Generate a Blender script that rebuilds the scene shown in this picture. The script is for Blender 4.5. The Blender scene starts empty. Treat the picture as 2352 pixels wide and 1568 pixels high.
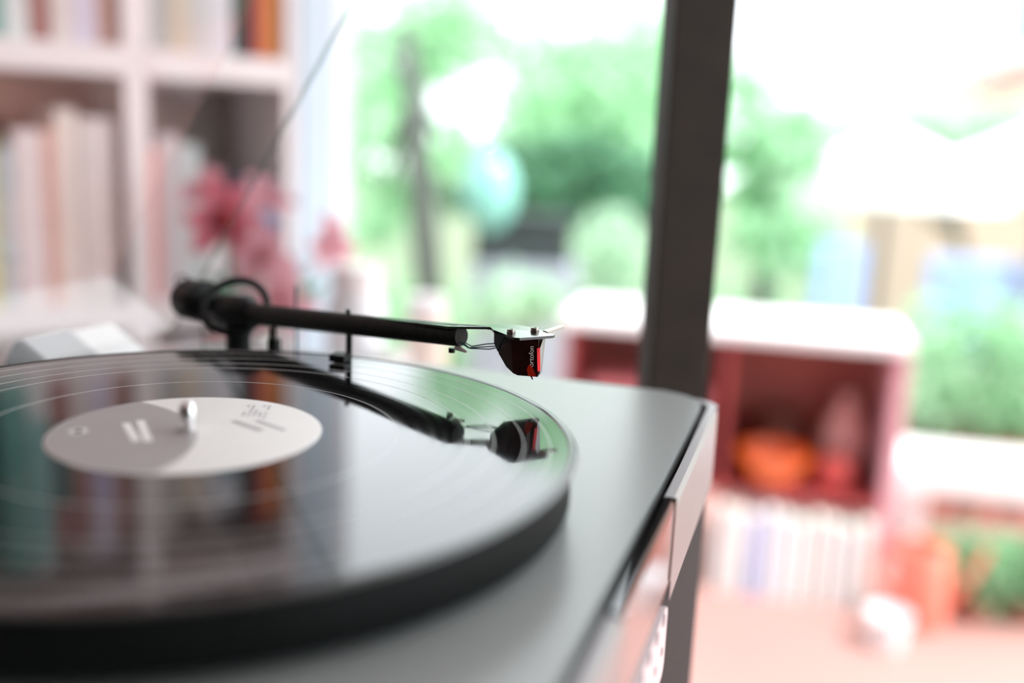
import bpy, bmesh, math, random
from mathutils import Vector, Matrix, noise

# ------------------------------------------------------------------ camera, sky, sun, exposure
scene = bpy.context.scene
COL = scene.collection
R = math.radians
ZO = 0.95                      # height of the record's playing surface above the floor
CAMH = ZO + 0.1148             # camera height
PITCH, ROLL, FPX = 0.19864, 0.04220, 2287.2
CX, CY, YAW = -0.12368, 0.36949, R(-17)     # spindle position and yaw of the turntable

cam_d = bpy.data.cameras.new('camera'); cam = bpy.data.objects.new('camera', cam_d); COL.objects.link(cam)
fw = Vector((0, math.cos(PITCH), -math.sin(PITCH))); up0 = Vector((0, math.sin(PITCH), math.cos(PITCH))); rt0 = Vector((1, 0, 0))
rt = rt0*math.cos(ROLL) + up0*math.sin(ROLL); up = -rt0*math.sin(ROLL) + up0*math.cos(ROLL)
mw = Matrix((rt, up, -fw)).transposed().to_4x4(); mw.translation = Vector((0, 0, CAMH))
cam.matrix_world = mw
cam_d.sensor_width = 36.0; cam_d.lens = 36.0*FPX/2352.0
cam_d.clip_start = 0.01; cam_d.clip_end = 200
cam_d.dof.use_dof = True; cam_d.dof.focus_distance = 0.455; cam_d.dof.aperture_fstop = 2.0
scene.camera = cam

world = bpy.data.worlds.new('world'); scene.world = world; world.use_nodes = True
bg = world.node_tree.nodes['Background']; bg.inputs[0].default_value = (0.90, 0.96, 1.0, 1); bg.inputs[1].default_value = 2.1
sun_d = bpy.data.lights.new('sun', 'SUN'); sun_d.energy = 3.8; sun_d.angle = R(1.5); sun_d.color = (1, 0.98, 0.97)
sun = bpy.data.objects.new('sun', sun_d); COL.objects.link(sun); sun.location = (5, -2.8, 8.5)
sun.rotation_euler = Vector((0.50, -0.28, 0.85)).to_track_quat('Z', 'Y').to_euler()

scene.view_settings.view_transform = 'Standard'; scene.view_settings.look = 'None'
scene.view_settings.exposure = 0.72; scene.view_settings.gamma = 1; scene.view_settings.use_curve_mapping = False
try:
    scene.cycles.use_denoising = True
    scene.cycles.max_bounces = 10; scene.cycles.transparent_max_bounces = 16
    scene.cycles.sample_clamp_indirect = 6
except Exception: pass

# ------------------------------------------------------------------ helpers
def ray(px, py):
    return rt*(px-1176) + up*(784-py) + fw*FPX
def at(px, py, Y):                         # the point of the place at depth Y seen in that direction
    d = ray(px, py); return Vector((0, 0, CAMH)) + d*(Y/d.y)

def mat(name, col, rough=0.5, metal=0.0, spec=0.5, var=0.06, scale=30, bump=0.0, bscale=None, sheen=0, coat=0, trans=0, ior=None, noise_detail=4):
    m = bpy.data.materials.new(name); m.use_nodes = True
    nt = m.node_tree; b = nt.nodes['Principled BSDF']
    b.inputs['Roughness'].default_value = rough; b.inputs['Metallic'].default_value = metal
    b.inputs['Specular IOR Level'].default_value = spec; b.inputs['Coat Weight'].default_value = coat
    b.inputs['Transmission Weight'].default_value = trans
    if ior: b.inputs['IOR'].default_value = ior
    tc = nt.nodes.new('ShaderNodeTexCoord')
    n = nt.nodes.new('ShaderNodeTexNoise'); n.inputs['Scale'].default_value = scale; n.inputs['Detail'].default_value = noise_detail
    nt.links.new(tc.outputs['Object'], n.inputs['Vector'])
    r = nt.nodes.new('ShaderNodeValToRGB')
    c = Vector(col)
    lo = [max(0, x*(1-var)) for x in c]; hi = [min(1, x*(1+var)) for x in c]
    r.color_ramp.elements[0].color = (*lo, 1); r.color_ramp.elements[1].color = (*hi, 1)
    r.color_ramp.elements[0].position = 0.3; r.color_ramp.elements[1].position = 0.7
    nt.links.new(n.outputs['Fac'], r.inputs['Fac']); nt.links.new(r.outputs['Color'], b.inputs['Base Color'])
    if bump:
        n2 = nt.nodes.new('ShaderNodeTexNoise'); n2.inputs['Scale'].default_value = bscale or scale*4
        nt.links.new(tc.outputs['Object'], n2.inputs['Vector'])
        bp = nt.nodes.new('ShaderNodeBump'); bp.inputs['Strength'].default_value = bump; bp.inputs['Distance'].default_value = 0.001
        nt.links.new(n2.outputs['Fac'], bp.inputs['Height']); nt.links.new(bp.outputs['Normal'], b.inputs['Normal'])
    return m

def srgb(r, g, b):
    f = lambda c: c/12.92 if c <= 0.04045 else ((c+0.055)/1.055)**2.4
    return (f(r), f(g), f(b))

def leaf_mat(name, col, tcol, rough=0.45):
    m = bpy.data.materials.new(name); m.use_nodes = True; nt = m.node_tree
    for n in list(nt.nodes): nt.nodes.remove(n)
    out = nt.nodes.new('ShaderNodeOutputMaterial')
    d = nt.nodes.new('ShaderNodeBsdfPrincipled'); d.inputs['Roughness'].default_value = rough
    t = nt.nodes.new('ShaderNodeBsdfTranslucent')
    mx = nt.nodes.new('ShaderNodeMixShader'); mx.inputs[0].default_value = 0.5
    tc = nt.nodes.new('ShaderNodeTexCoord'); n = nt.nodes.new('ShaderNodeTexNoise'); n.inputs['Scale'].default_value = 6
    nt.links.new(tc.outputs['Object'], n.inputs['Vector'])
    for s, c in ((d.inputs['Base Color'], col), (t.inputs['Color'], tcol)):
        r = nt.nodes.new('ShaderNodeValToRGB')
        r.color_ramp.elements[0].color = (*[x*0.75 for x in c], 1); r.color_ramp.elements[1].color = (*[min(1, x*1.25) for x in c], 1)
        r.color_ramp.elements[0].position = 0.35; r.color_ramp.elements[1].position = 0.65
        nt.links.new(n.outputs['Fac'], r.inputs['Fac']); nt.links.new(r.outputs['Color'], s)
    nt.links.new(d.outputs[0], mx.inputs[1]); nt.links.new(t.outputs[0], mx.inputs[2]); nt.links.new(mx.outputs[0], out.inputs['Surface'])
    return m

def acrylic_mat(name, tint=(0.97, 0.97, 0.97), rough=0.02):
    m = bpy.data.materials.new(name); m.use_nodes = True; nt = m.node_tree
    for n in list(nt.nodes): nt.nodes.remove(n)
    out = nt.nodes.new('ShaderNodeOutputMaterial')
    t = nt.nodes.new('ShaderNodeBsdfTransparent'); t.inputs[0].default_value = (*tint, 1)
    g = nt.nodes.new('ShaderNodeBsdfGlossy'); g.inputs['Roughness'].default_value = rough
    f = nt.nodes.new('ShaderNodeFresnel')
    ge = nt.nodes.new('ShaderNodeNewGeometry'); mi = nt.nodes.new('ShaderNodeMapRange')      # same index seen from either side of the thin sheet
    mi.inputs['To Min'].default_value = 1.3; mi.inputs['To Max'].default_value = 1/1.3
    nt.links.new(ge.outputs['Backfacing'], mi.inputs['Value']); nt.links.new(mi.outputs['Result'], f.inputs['IOR'])
    tc = nt.nodes.new('ShaderNodeTexCoord'); n = nt.nodes.new('ShaderNodeTexNoise'); n.inputs['Scale'].default_value = 9
    nt.links.new(tc.outputs['Object'], n.inputs['Vector'])
    bp = nt.nodes.new('ShaderNodeBump'); bp.inputs['Strength'].default_value = 0.02
    nt.links.new(n.outputs['Fac'], bp.inputs['Height']); nt.links.new(bp.outputs['Normal'], g.inputs['Normal'])
    mx = nt.nodes.new('ShaderNodeMixShader')
    nt.links.new(f.outputs[0], mx.inputs[0]); nt.links.new(t.outputs[0], mx.inputs[1]); nt.links.new(g.outputs[0], mx.inputs[2])
    nt.links.new(mx.outputs[0], out.inputs['Surface'])
    return m

def bx(bm, x0, x1, y0, y1, z0, z1, bevel=0, seg=2, M=None):
    g = bmesh.ops.create_cube(bm, size=1)
    vs = g['verts']
    for v in vs:
        v.co = Vector((x0 + (v.co.x+.5)*(x1-x0), y0 + (v.co.y+.5)*(y1-y0), z0 + (v.co.z+.5)*(z1-z0)))
    if bevel:
        es = list({e for v in vs for e in v.link_edges})
        r = bmesh.ops.bevel(bm, geom=es, offset=bevel, segments=seg, profile=0.5, affect='EDGES')
        vs = list({v for f in r['faces'] for v in f.verts} | {v for v in vs if v.is_valid})
    if M:
        for v in vs: v.co = M @ v.co
    return vs

def frame_of(d):
    d = d.normalized(); a = Vector((0, 0, 1)) if abs(d.z) < 0.9 else Vector((1, 0, 0))
    s = d.cross(a).normalized(); return s, s.cross(d).normalized()

def tube(bm, pts, rads, n=12, cap=True):
    pts = [Vector(p) for p in pts]
    if not isinstance(rads, (list, tuple)): rads = [rads]*len(pts)
    rings = []; s = None
    for i, p in enumerate(pts):
        d = (pts[min(i+1, len(pts)-1)] - pts[max(i-1, 0)])
        if s is None: s, t = frame_of(d)
        else:
            dn = d.normalized(); s = (s - dn*s.dot(dn)).normalized(); t = s.cross(dn)
        rings.append([bm.verts.new(p + (s*math.cos(2*math.pi*k/n) + t*math.sin(2*math.pi*k/n))*rads[i]) for k in range(n)])
    for a, b in zip(rings, rings[1:]):
        for k in range(n): bm.faces.new((a[k], a[(k+1) % n], b[(k+1) % n], b[k]))
    if cap:
        bm.faces.new(rings[0][::-1]); bm.faces.new(rings[-1])

def lathe(bm, prof, n=64, M=None):
    rings = []
    for r, z in prof:
        if r < 1e-6: rings.append([bm.verts.new((0, 0, z))])
        else: rings.append([bm.verts.new((r*math.cos(2*math.pi*k/n), r*math.sin(2*math.pi*k/n), z)) for k in range(n)])
    for a, b in zip(rings, rings[1:]):
        for k in range(n):
            q = [a[k % len(a)], a[(k+1) % len(a)], b[(k+1) % len(b)], b[k % len(b)]]
            u = []
            for v in q:
                if v not in u: u.append(v)
            if len(u) > 2: bm.faces.new(u)
    if M:
        for ring in rings:
            for v in ring: v.co = M @ v.co

def torus(bm, c, nrm, Rr, r, n=40, m=10):
    s, t = frame_of(Vector(nrm)); nn = Vector(nrm).normalized(); c = Vector(c); rings = []
    for i in range(n):
        a = 2*math.pi*i/n; d = s*math.cos(a) + t*math.sin(a)
        rings.append([bm.verts.new(c + d*(Rr + r*math.cos(2*math.pi*k/m)) + nn*r*math.sin(2*math.pi*k/m)) for k in range(m)])
    for i in range(n):
        a, b = rings[i], rings[(i+1) % n]
        for k in range(m): bm.faces.new((a[k], b[k], b[(k+1) % m], a[(k+1) % m]))

def prism(bm, poly, z0, z1):
    a = [bm.verts.new((x, y, z0)) for x, y in poly]; b = [bm.verts.new((x, y, z1)) for x, y in poly]; n = len(poly)
    bm.faces.new(a[::-1]); bm.faces.new(b)
    for k in range(n): bm.faces.new((a[k], a[(k+1) % n], b[(k+1) % n], b[k]))

def hull(bm, pts):
    vs = [bm.verts.new(p) for p in pts]
    r = bmesh.ops.convex_hull(bm, input=vs)
    bmesh.ops.delete(bm, geom=[g for g in r['geom_interior'] + r['geom_unused'] if isinstance(g, bmesh.types.BMVert)], context='VERTS')

def rrect(x0, x1, y0, y1, r, seg=8):
    out = []
    for cx, cy, a0 in ((x1-r, y1-r, 0), (x0+r, y1-r, 90), (x0+r, y0+r, 180), (x1-r, y0+r, 270)):
        for k in range(seg+1):
            a = R(a0 + 90*k/seg); out.append((cx + r*math.cos(a), cy + r*math.sin(a)))
    return out

def obj(name, bm, m, parent=None, smooth=None, kind=None, label=None, shift=None):
    bmesh.ops.recalc_face_normals(bm, faces=bm.faces)
    if shift is not None:
        for v in bm.verts: v.co += Vector(shift)
    me = bpy.data.meshes.new(name); bm.to_mesh(me); bm.free()
    if smooth is not None:
        for p in me.polygons: p.use_smooth = True
        me.set_sharp_from_angle(angle=R(smooth))
    me.materials.append(m)
    o = bpy.data.objects.new(name, me); COL.objects.link(o)
    if parent: o.parent = parent
    if kind: o['kind'] = kind
    if label: o['label'] = label
    return o

def tag(o, label, cat, group=None):
    o['label'] = label; o['category'] = cat
    if group: o['group'] = group
    return o
def thing(name, label, cat, loc=(0, 0, 0), rz=0, group=None):
    o = bpy.data.objects.new(name, None); COL.objects.link(o); o.empty_display_size = 0.05
    o.location = loc; o.rotation_euler = (0, 0, rz); return tag(o, label, cat, group)
def struct(name, bm, m, **k):
    o = obj(name, bm, m, **k); o['kind'] = 'structure'; return o
def BM(): return bmesh.new()

# ------------------------------------------------------------------ materials
M = {}
M['floor'] = mat('floor_terracotta', srgb(0.64, 0.49, 0.46), 0.6, var=0.05, scale=1.5, bump=0.2, bscale=60)
M['ground'] = mat('garden_ground', srgb(0.42, 0.47, 0.36), 0.9, var=0.3, scale=3, bump=0.5)
M['white_wall'] = mat('white_wall', srgb(0.92, 0.92, 0.93), 0.7, var=0.02, scale=5, bump=0.1)
M['far_wall'] = mat('brown_wall', srgb(0.42, 0.38, 0.35), 0.8, var=0.04, scale=5)  # for the unseen walls, darkened to cut their bounce light
M['jamb'] = mat('pale_painted_jamb', srgb(0.82, 0.89, 0.94), 0.5, var=0.02, scale=8)
M['ceiling'] = mat('ceiling_paint', srgb(0.9, 0.9, 0.9), 0.8, var=0.02, scale=5)
M['post'] = mat('dark_brown_post', srgb(0.17, 0.145, 0.11), 0.65, var=0.25, scale=40, bump=0.4, bscale=300)
M['deck'] = mat('satin_grey_deck', srgb(0.60, 0.615, 0.61), 0.30, var=0.02, scale=8, spec=0.6, bump=0.03, bscale=3000)
M['bar'] = mat('brushed_silver', srgb(0.62, 0.60, 0.605), 0.36, metal=0.35, var=0.02, scale=20, bump=0.03, bscale=2000)
M['black_gap'] = mat('matt_black', (0.006, 0.007, 0.007), 0.6, var=0.1)
M['black'] = mat('satin_black', (0.006, 0.007, 0.007), 0.40, var=0.2, scale=60, spec=0.2)
M['arm'] = mat('carbon_black_tube', (0.012, 0.012, 0.010), 0.45, spec=0.2, var=0.35, scale=220, bump=0.15, bscale=900)
M['platter'] = mat('platter_black', (0.005, 0.006, 0.006), 0.6, var=0.2, spec=0.12)
M['glass_black'] = mat('black_display_glass', (0.01, 0.01, 0.011), 0.06, var=0.1, spec=0.9, coat=0.6)
M['chrome'] = mat('chrome', (0.85, 0.85, 0.86), 0.14, metal=1, var=0.02)
M['shell'] = mat('polished_black_plate', (0.012, 0.014, 0.013), 0.14, var=0.1, spec=0.6, coat=0.15)
M['steel'] = mat('gunmetal_screw', (0.30, 0.27, 0.24), 0.25, metal=1, var=0.1)
M['cabinet'] = mat('dark_textured_cabinet', srgb(0.155, 0.135, 0.135), 0.8, var=0.2, scale=300, bump=0.8, bscale=1800)
M['panel'] = mat('pale_pink_panel', srgb(0.93, 0.86, 0.87), 0.45, var=0.02)
M['hole'] = mat('dark_plum_hole', srgb(0.22, 0.15, 0.2), 0.7, var=0.1)
M['paper'] = mat('label_white_paper', srgb(0.90, 0.89, 0.88), 0.55, var=0.015, scale=60)
M['label_grey'] = mat('label_grey_print', srgb(0.63, 0.60, 0.60), 0.5, var=0.02, scale=60)
M['print_grey'] = mat('label_faint_print', srgb(0.74, 0.73, 0.73), 0.6, var=0.02)
M['print_white'] = mat('print_white', srgb(0.93, 0.92, 0.91), 0.5, var=0.01)
M['hinge_grey'] = mat('hinge_grey_plate', srgb(0.66, 0.68, 0.69), 0.35, var=0.02)
M['hinge_reflection'] = mat('hinge_reflection_white', srgb(0.90, 0.91, 0.91), 0.3, var=0.02)  # white of a reflection in the lid, put into the colour
M['acrylic'] = acrylic_mat('clear_acrylic', (0.985, 0.975, 0.972))
M['acrylic_rim'] = acrylic_mat('acrylic_rim', (0.74, 0.79, 0.78), 0.1)
M['wire'] = mat('teal_signal_wire', srgb(0.05, 0.30, 0.34), 0.4, var=0.1)
M['wire_white'] = mat('white_wire_tag', srgb(0.85, 0.83, 0.82), 0.4, var=0.02)
M['cart_black'] = mat('cartridge_black', (0.010, 0.012, 0.012), 0.3, var=0.1)
M['cart_red'] = mat('smoky_red_holder', (0.020, 0.005, 0.003), 0.2, var=0.3, scale=200, spec=0.25)
M['red_bright'] = mat('bright_red_plastic', (0.60, 0.004, 0.012), 0.45, var=0.08, spec=0.15)
M['red_glow'] = mat('clear_red_plastic', (0.75, 0.03, 0.01), 0.15, var=0.3, scale=600, trans=0.3)
M['bw'] = mat('bookcase_white', srgb(0.96, 0.93, 0.93), 0.45, var=0.015, scale=6)
M['bback'] = mat('bookcase_pink_back', srgb(1.0, 0.78, 0.72), 0.6, var=0.06, scale=5)
M['bdark'] = mat('bookcase_taupe_back', srgb(0.56, 0.53, 0.51), 0.6, var=0.06, scale=5)
M['red'] = mat('red_lacquer', srgb(0.64, 0.27, 0.27), 0.35, var=0.06, scale=4, coat=0.2)
M['redback'] = mat('red_brown_board', srgb(0.64, 0.38, 0.35), 0.5, var=0.1, scale=6)
M['top_white'] = mat('white_top', srgb(0.95, 0.93, 0.93), 0.4, var=0.01)
M['brown'] = mat('brown_wood', srgb(0.40, 0.25, 0.22), 0.5, var=0.2, scale=12)
M['orange'] = mat('orange_glaze', srgb(0.90, 0.42, 0.16), 0.3, var=0.05, coat=0.4)
M['trunk'] = mat('bark', srgb(0.30, 0.33, 0.30), 0.85, var=0.3, scale=25, bump=0.8)
M['leaf_light'] = leaf_mat('leaf_light', (0.36, 0.60, 0.38), (0.58, 0.90, 0.58))
M['leaf_mid'] = leaf_mat('leaf_mid', (0.24, 0.42, 0.24), (0.42, 0.68, 0.42))
M['leaf_dark'] = leaf_mat('leaf_dark', (0.10, 0.24, 0.14), (0.20, 0.42, 0.26))
M['leaf_pale'] = leaf_mat('leaf_pale', (0.48, 0.64, 0.50), (0.60, 0.82, 0.60))
M['pink_petal'] = leaf_mat('pink_petal', srgb(0.90, 0.66, 0.70), srgb(0.95, 0.72, 0.76))
M['rose_petal'] = leaf_mat('rose_petal', srgb(0.86, 0.48, 0.55), srgb(0.90, 0.52, 0.58))
M['petal_heart'] = mat('crimson_heart', srgb(0.55, 0.08, 0.14), 0.6, var=0.1)
M['ceramic'] = mat('white_ceramic', srgb(0.92, 0.92, 0.93), 0.2, var=0.01, coat=0.5)
M['cloth_white'] = mat('white_canvas', srgb(0.96, 0.96, 0.95), 0.9, var=0.01, scale=10)
M['blue'] = mat('blue_fabric', srgb(0.55, 0.64, 0.78), 0.8, var=0.1)
M['slate'] = mat('slate_blue', srgb(0.50, 0.54, 0.62), 0.8, var=0.1)
M['darkbox'] = mat('dark_slate_trough', srgb(0.20, 0.235, 0.235), 0.7, var=0.15)
M['aqua'] = mat('aqua_glass', srgb(0.50, 0.76, 0.70), 0.12, var=0.05, coat=0.4)
M['metal_dark'] = mat('dark_metal', (0.05, 0.05, 0.05), 0.4, metal=0.6)
M['roof'] = mat('terracotta_roof', srgb(0.70, 0.54, 0.50), 0.8, var=0.15, scale=20)
M['house'] = mat('shaded_render', srgb(0.74, 0.65, 0.58), 0.8, var=0.03, scale=4)  # shade on the wall below the roof is put into this beige
M['pane'] = mat('window_pane', srgb(0.40, 0.52, 0.58), 0.08, var=0.05, spec=0.8)
M['pot'] = mat('terracotta_pot', srgb(0.66, 0.42, 0.36), 0.8, var=0.1, scale=20)

def vinyl_mat(name, rough):
    m = bpy.data.materials.new(name); m.use_nodes = True; nt = m.node_tree; b = nt.nodes['Principled BSDF']
    b.inputs['Base Color'].default_value = (0.006, 0.006, 0.0065, 1); b.inputs['IOR'].default_value = 1.75
    b.inputs['Roughness'].default_value = rough
    tc = nt.nodes.new('ShaderNodeTexCoord'); sep = nt.nodes.new('ShaderNodeVectorMath'); sep.operation = 'LENGTH'
    nt.links.new(tc.outputs['Object'], sep.inputs[0])
    w = nt.nodes.new('ShaderNodeTexNoise'); w.noise_dimensions = '1D'; w.inputs['Scale'].default_value = 260; w.inputs['Detail'].default_value = 3
    nt.links.new(sep.outputs['Value'], w.inputs['W'])
    mr = nt.nodes.new('ShaderNodeMapRange'); mr.inputs['From Min'].default_value = 0.3; mr.inputs['From Max'].default_value = 0.7
    mr.inputs['To Min'].default_value = rough*0.7; mr.inputs['To Max'].default_value = rough*1.5
    nt.links.new(w.outputs['Fac'], mr.inputs['Value']); nt.links.new(mr.outputs['Result'], b.inputs['Roughness'])
    return m
M['vinyl'] = vinyl_mat('vinyl_groove', 0.06)
M['vinyl_smooth'] = vinyl_mat('vinyl_runout', 0.03)
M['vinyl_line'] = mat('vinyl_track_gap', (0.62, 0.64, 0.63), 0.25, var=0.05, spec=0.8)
M['vinyl_bead'] = mat('vinyl_edge_bead', (0.02, 0.021, 0.021), 0.22, var=0.1, spec=1.0)

# ------------------------------------------------------------------ setting
E1 = Vector((math.cos(R(35)), math.sin(R(35)), 0)); E2 = Vector((-E1.y, E1.x, 0))       # along and behind the bookcase
BR = Vector((-0.3186, 1.45, 0))                                                        # right front corner of the bookcase

bm = BM(); bx(bm, -4, 4.2, -3, 3.35, -0.12, 0.0); struct('floor', bm, M['floor'])
bm = BM(); bx(bm, -30, 40, 3.35, 60, -1.4, -1.2); struct('ground', bm, M['ground'])
def room_box(name, a0, a1, b0, b1, z0, z1, m, bevel=0):
    o_bm = BM(); bx(o_bm, a0, a1, b0, b1, z0, z1, bevel)
    Mx = Matrix((E1, E2, Vector((0, 0, 1)))).transposed().to_4x4(); Mx.translation = BR
    for v in o_bm.verts: v.co = Mx @ v.co
    return struct(name, o_bm, m)
room_box('wall_left', -3.6, 0.06, 0.30, 0.42, 0, 2.6, M['white_wall'])
room_box('ceiling', -3.6, 0.95, -3.4, 0.42, 2.6, 2.7, M['ceiling'])  # unseen ceiling, its long eave added to keep the sun out
room_box('wall_back_added', -3.7, -3.6, -3.4, 0.42, 0, 2.6, M['far_wall'])  # unseen wall added to darken faces turned to the camera
room_box('wall_right_added', -3.6, 0.0, -3.4, -3.3, 0, 2.6, M['far_wall'])  # unseen wall added to cut light from behind the camera
room_box('trim_1', 0.015, 0.07, 0.02, 0.30, 0, 2.6, M['jamb'], 0.004)        # pale jamb beside the bookcase
room_box('trim_2', 0.07, 0.135, 0.10, 0.36, 0, 2.6, M['white_wall'], 0.006)
# dark post of the open window front
bm = BM(); bx(bm, -0.0208, 0.0208, -0.02, 0.02, 0, 2.6, 0.0015)
po = struct('trim_3', bm, M['post']); po.location = (0.1160, 0.70, 0); po.rotation_euler = (0, 0, R(6))

# ------------------------------------------------------------------ turntable
TZ = ZO - 0.0715
tt = thing('turntable', 'grey and black record player with silver front edge standing on dark cabinet', 'turntable', (CX, CY, TZ), YAW)
def tz(z): return z + 0.0715
SH = (0, 0, 0.0715)
def TP(name, bm, m, parent=None, **k): return obj(name, bm, m, parent or tt, shift=SH, **k)
UF, UB, VF, VN = 0.171, -0.158, 0.252, -0.172

bm = BM(); prism(bm, rrect(UB, UF, VN, VF, 0.024), -0.033, -0.025)
bmesh.ops.bevel(bm, geom=[e for e in bm.edges if all(abs(v.co.z+0.025) < 1e-5 for v in e.verts)], offset=0.0012, segments=3, affect='EDGES')
TP('deck', bm, M['deck'], smooth=40)
bm = BM(); prism(bm, rrect(UB+0.004, UF-0.004+0.004, VN+0.004, VF-0.004, 0.022), -0.066, -0.0331); TP('chassis', bm, M['black_gap'])
for a, b in ((-0.12, 0.14), (-0.12, -0.13), (0.13, 0.21), (0.13, -0.13)):
    bm = BM(); lathe(bm, [(0, -0.0715), (0.02, -0.0715), (0.02, -0.066), (0, -0.066)], 24, Matrix.Translation((a, b, 0))); TP('foot', bm, M['black'])
# silver front bar, in two lengths with the display set between
def bar_piece(v0, v1):
    bm = BM(); prism(bm, [(0.1745, -0.0715), (0.180, -0.0715), (0.180, -0.0300), (0.1785, -0.0272), (0.1745, -0.0272)], v0, v1)
    for v in bm.verts: v.co = Vector((v.co.x, v.co.z, v.co.y))
    return bm
o = TP('front_bar', bar_piece(0.0755, VF-0.018), M['bar'], label='silver front bar with bright bevel')
# rounded end of the bar round the corner
bm = BM(); pts = []
for k in range(9):
    a = R(90*k/8); pts.append((0.180-0.016 + 0.016*math.cos(a), VF-0.018 + 0.016*math.sin(a)))
inner = [(x-0.0055*math.cos(R(90*k/8)), y-0.0055*math.sin(R(90*k/8))) for k, (x, y) in enumerate(pts)]
prism(bm, pts + inner[::-1], -0.0715, -0.0272); TP('bar_corner', bm, M['bar'], smooth=40)
o = TP('front_bar', bar_piece(VN, -0.035), M['bar'])
bm = BM(); prism(bm, [(0.1755, -0.0622), (0.1796, -0.0622), (0.1796, -0.0276), (0.1784, -0.0262), (0.1755, -0.0262)], -0.0348, 0.0752)
for v in bm.verts: v.co = Vector((v.co.x, v.co.z, v.co.y))
TP('display', bm, M['glass_black'], label='black glass display in the front edge')
bm = BM(); bx(bm, 0.1745, 0.1801, 0.0738, 0.0754, -0.062, -0.0262); TP('display_trim', bm, M['chrome'])
# platter and spindle
bm = BM(); lathe(bm, [(0, -0.0222), (0.143, -0.0222), (0.1475, -0.0205), (0.1485, -0.0185), (0.1485, -0.0045), (0.1475, -0.003), (0, -0.003)], 128); plat = TP('platter', bm, M['platter'], smooth=40)
bm = BM(); lathe(bm, [(0, -0.0330), (0.03, -0.0330), (0.03, -0.0222), (0, -0.0222)], 32); TP('hub', bm, M['black'], plat)
bm = BM(); lathe(bm, [(0, -0.004), (0.0034, -0.004), (0.0034, 0.0075), (0.0030, 0.0098), (0.0018, 0.0112), (0, 0.0116)], 24); TP('spindle', bm, M['chrome'], plat, smooth=50)

# tonearm -----------------------------------------------------------
PV = Vector((-0.0945, 0.1815, 0.0105)); TE = Vector((0.0687, 0.1166, 0.0235)); AD = (TE-PV).normalized()
AS = AD.cross(Vector((0, 0, 1))).normalized(); AU = AS.cross(AD).normalized()
bm = BM(); tube(bm, [PV + AD*0.004, PV+AD*0.05, PV+AD*0.11, TE - AD*0.004, TE], [0.0062, 0.0060, 0.0055, 0.0050, 0.0046], 24)
arm = TP('tonearm', bm, M['arm'], smooth=50)
# headshell plate
a2 = Vector((0.736, -0.677)); b2 = Vector((0.677, 0.736)); SM = Vector((0.0994, 0.1147))
def hp(a, b): q = SM + a2*a + b2*b; return (q.x, q.y)
ad2 = Vector((AD.x, AD.y)).normalized(); as2 = Vector((-ad2.y, ad2.x))
def tp2(s, w): q = Vector((TE.x, TE.y)) + ad2*s + as2*w; return (q.x, q.y)
poly = [tp2(-0.060, -0.0022), tp2(-0.030, -0.0040), tp2(-0.004, -0.0050), hp(-0.016, -0.0085), hp(-0.009, -0.0105), hp(0.0095, -0.0105), hp(0.0115, -0.0085), hp(0.0115, 0.0090), hp(0.0100, 0.0110),
        hp(0.0050, 0.0112), hp(-0.006, 0.0108), hp(-0.017, 0.0068), tp2(0.0, 0.0052), tp2(-0.030, 0.0040), tp2(-0.060, 0.0022)]
bm = BM(); prism(bm, poly, 0.0276, 0.0288)
for v in bm.verts:                                    # the tail of the plate follows the slope of the tube
    s = (Vector((v.co.x, v.co.y)) - Vector((TE.x, TE.y))).dot(ad2)
    if s < 0.004: v.co.z += (s-0.004)*AD.z/math.hypot(AD.x, AD.y)*0.97
TP('headshell', bm, M['shell'], arm)
bm = BM(); prism(bm, [hp(0.0045, 0.0105), hp(0.0005, 0.0105), hp(-0.0025, 0.0215), hp(0.0008, 0.0222)], 0.0281, 0.0291)
for v in bm.verts:
    t = (Vector((v.co.x, v.co.y)) - SM).dot(b2)
    v.co.z += max(0, t-0.0105)*0.12
TP('finger_lift', bm, M['steel'], arm)
for sgn in (-1, 1):
    q = hp(0, 0.00635*sgn); bm = BM()
    lathe(bm, [(0, 0.0286), (0.0021, 0.0286), (0.0021, 0.0292), (0.0019, 0.0293), (0.0019, 0.0303), (0.0017, 0.0306), (0.0010, 0.0306), (0.0009, 0.0300), (0, 0.0300)], 20, Matrix.Translation((q[0], q[1], 0)))
    TP('mounting_screw', bm, M['steel'], arm, smooth=40)
def c3(a, b, z): q = hp(a, b); return (q[0], q[1], z)
mm = 0.001
bm = BM(); hull(bm, [c3(-12*mm, s*8.6*mm, 0.0276) for s in (-1, 1)] + [c3(-1*mm, s*9*mm, 0.0276) for s in (-1, 1)] + [c3(-6.5*mm, s*8.7*mm, 0.0215) for s in (-1, 1)] + [c3(-12*mm, s*8.4*mm, 0.0218) for s in (-1, 1)] + [c3(-8.2*mm, s*8.4*mm, 0.0185) for s in (-1, 1)])
cart = TP('cartridge', bm, M['cart_black'], arm)
bm = BM(); hull(bm, [c3(-1.2*mm, s*8.9*mm, 0.0275) for s in (-1, 1)] + [c3(-8*mm, s*8.3*mm, 0.0200) for s in (-1, 1)] + [c3(-7.6*mm, s*8.2*mm, 0.0178) for s in (-1, 1)] + [c3(-1.5*mm, s*7.4*mm, 0.0128) for s in (-1, 1)] +
     [c3(6*mm, s*5.5*mm, 0.0102) for s in (-1, 1)] + [c3(4*mm, s*8.9*mm, 0.0275) for s in (-1, 1)] + [c3(5.5*mm, s*7.6*mm, 0.0112) for s in (-1, 1)] + [c3(12.0*mm, 1.0*mm, 0.0275), c3(12.6*mm, 1.2*mm, 0.0104), c3(9*mm, -2*mm, 0.0102)])
TP('stylus_holder', bm, M['cart_red'], arm, label='smoky red stylus holder')
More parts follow.
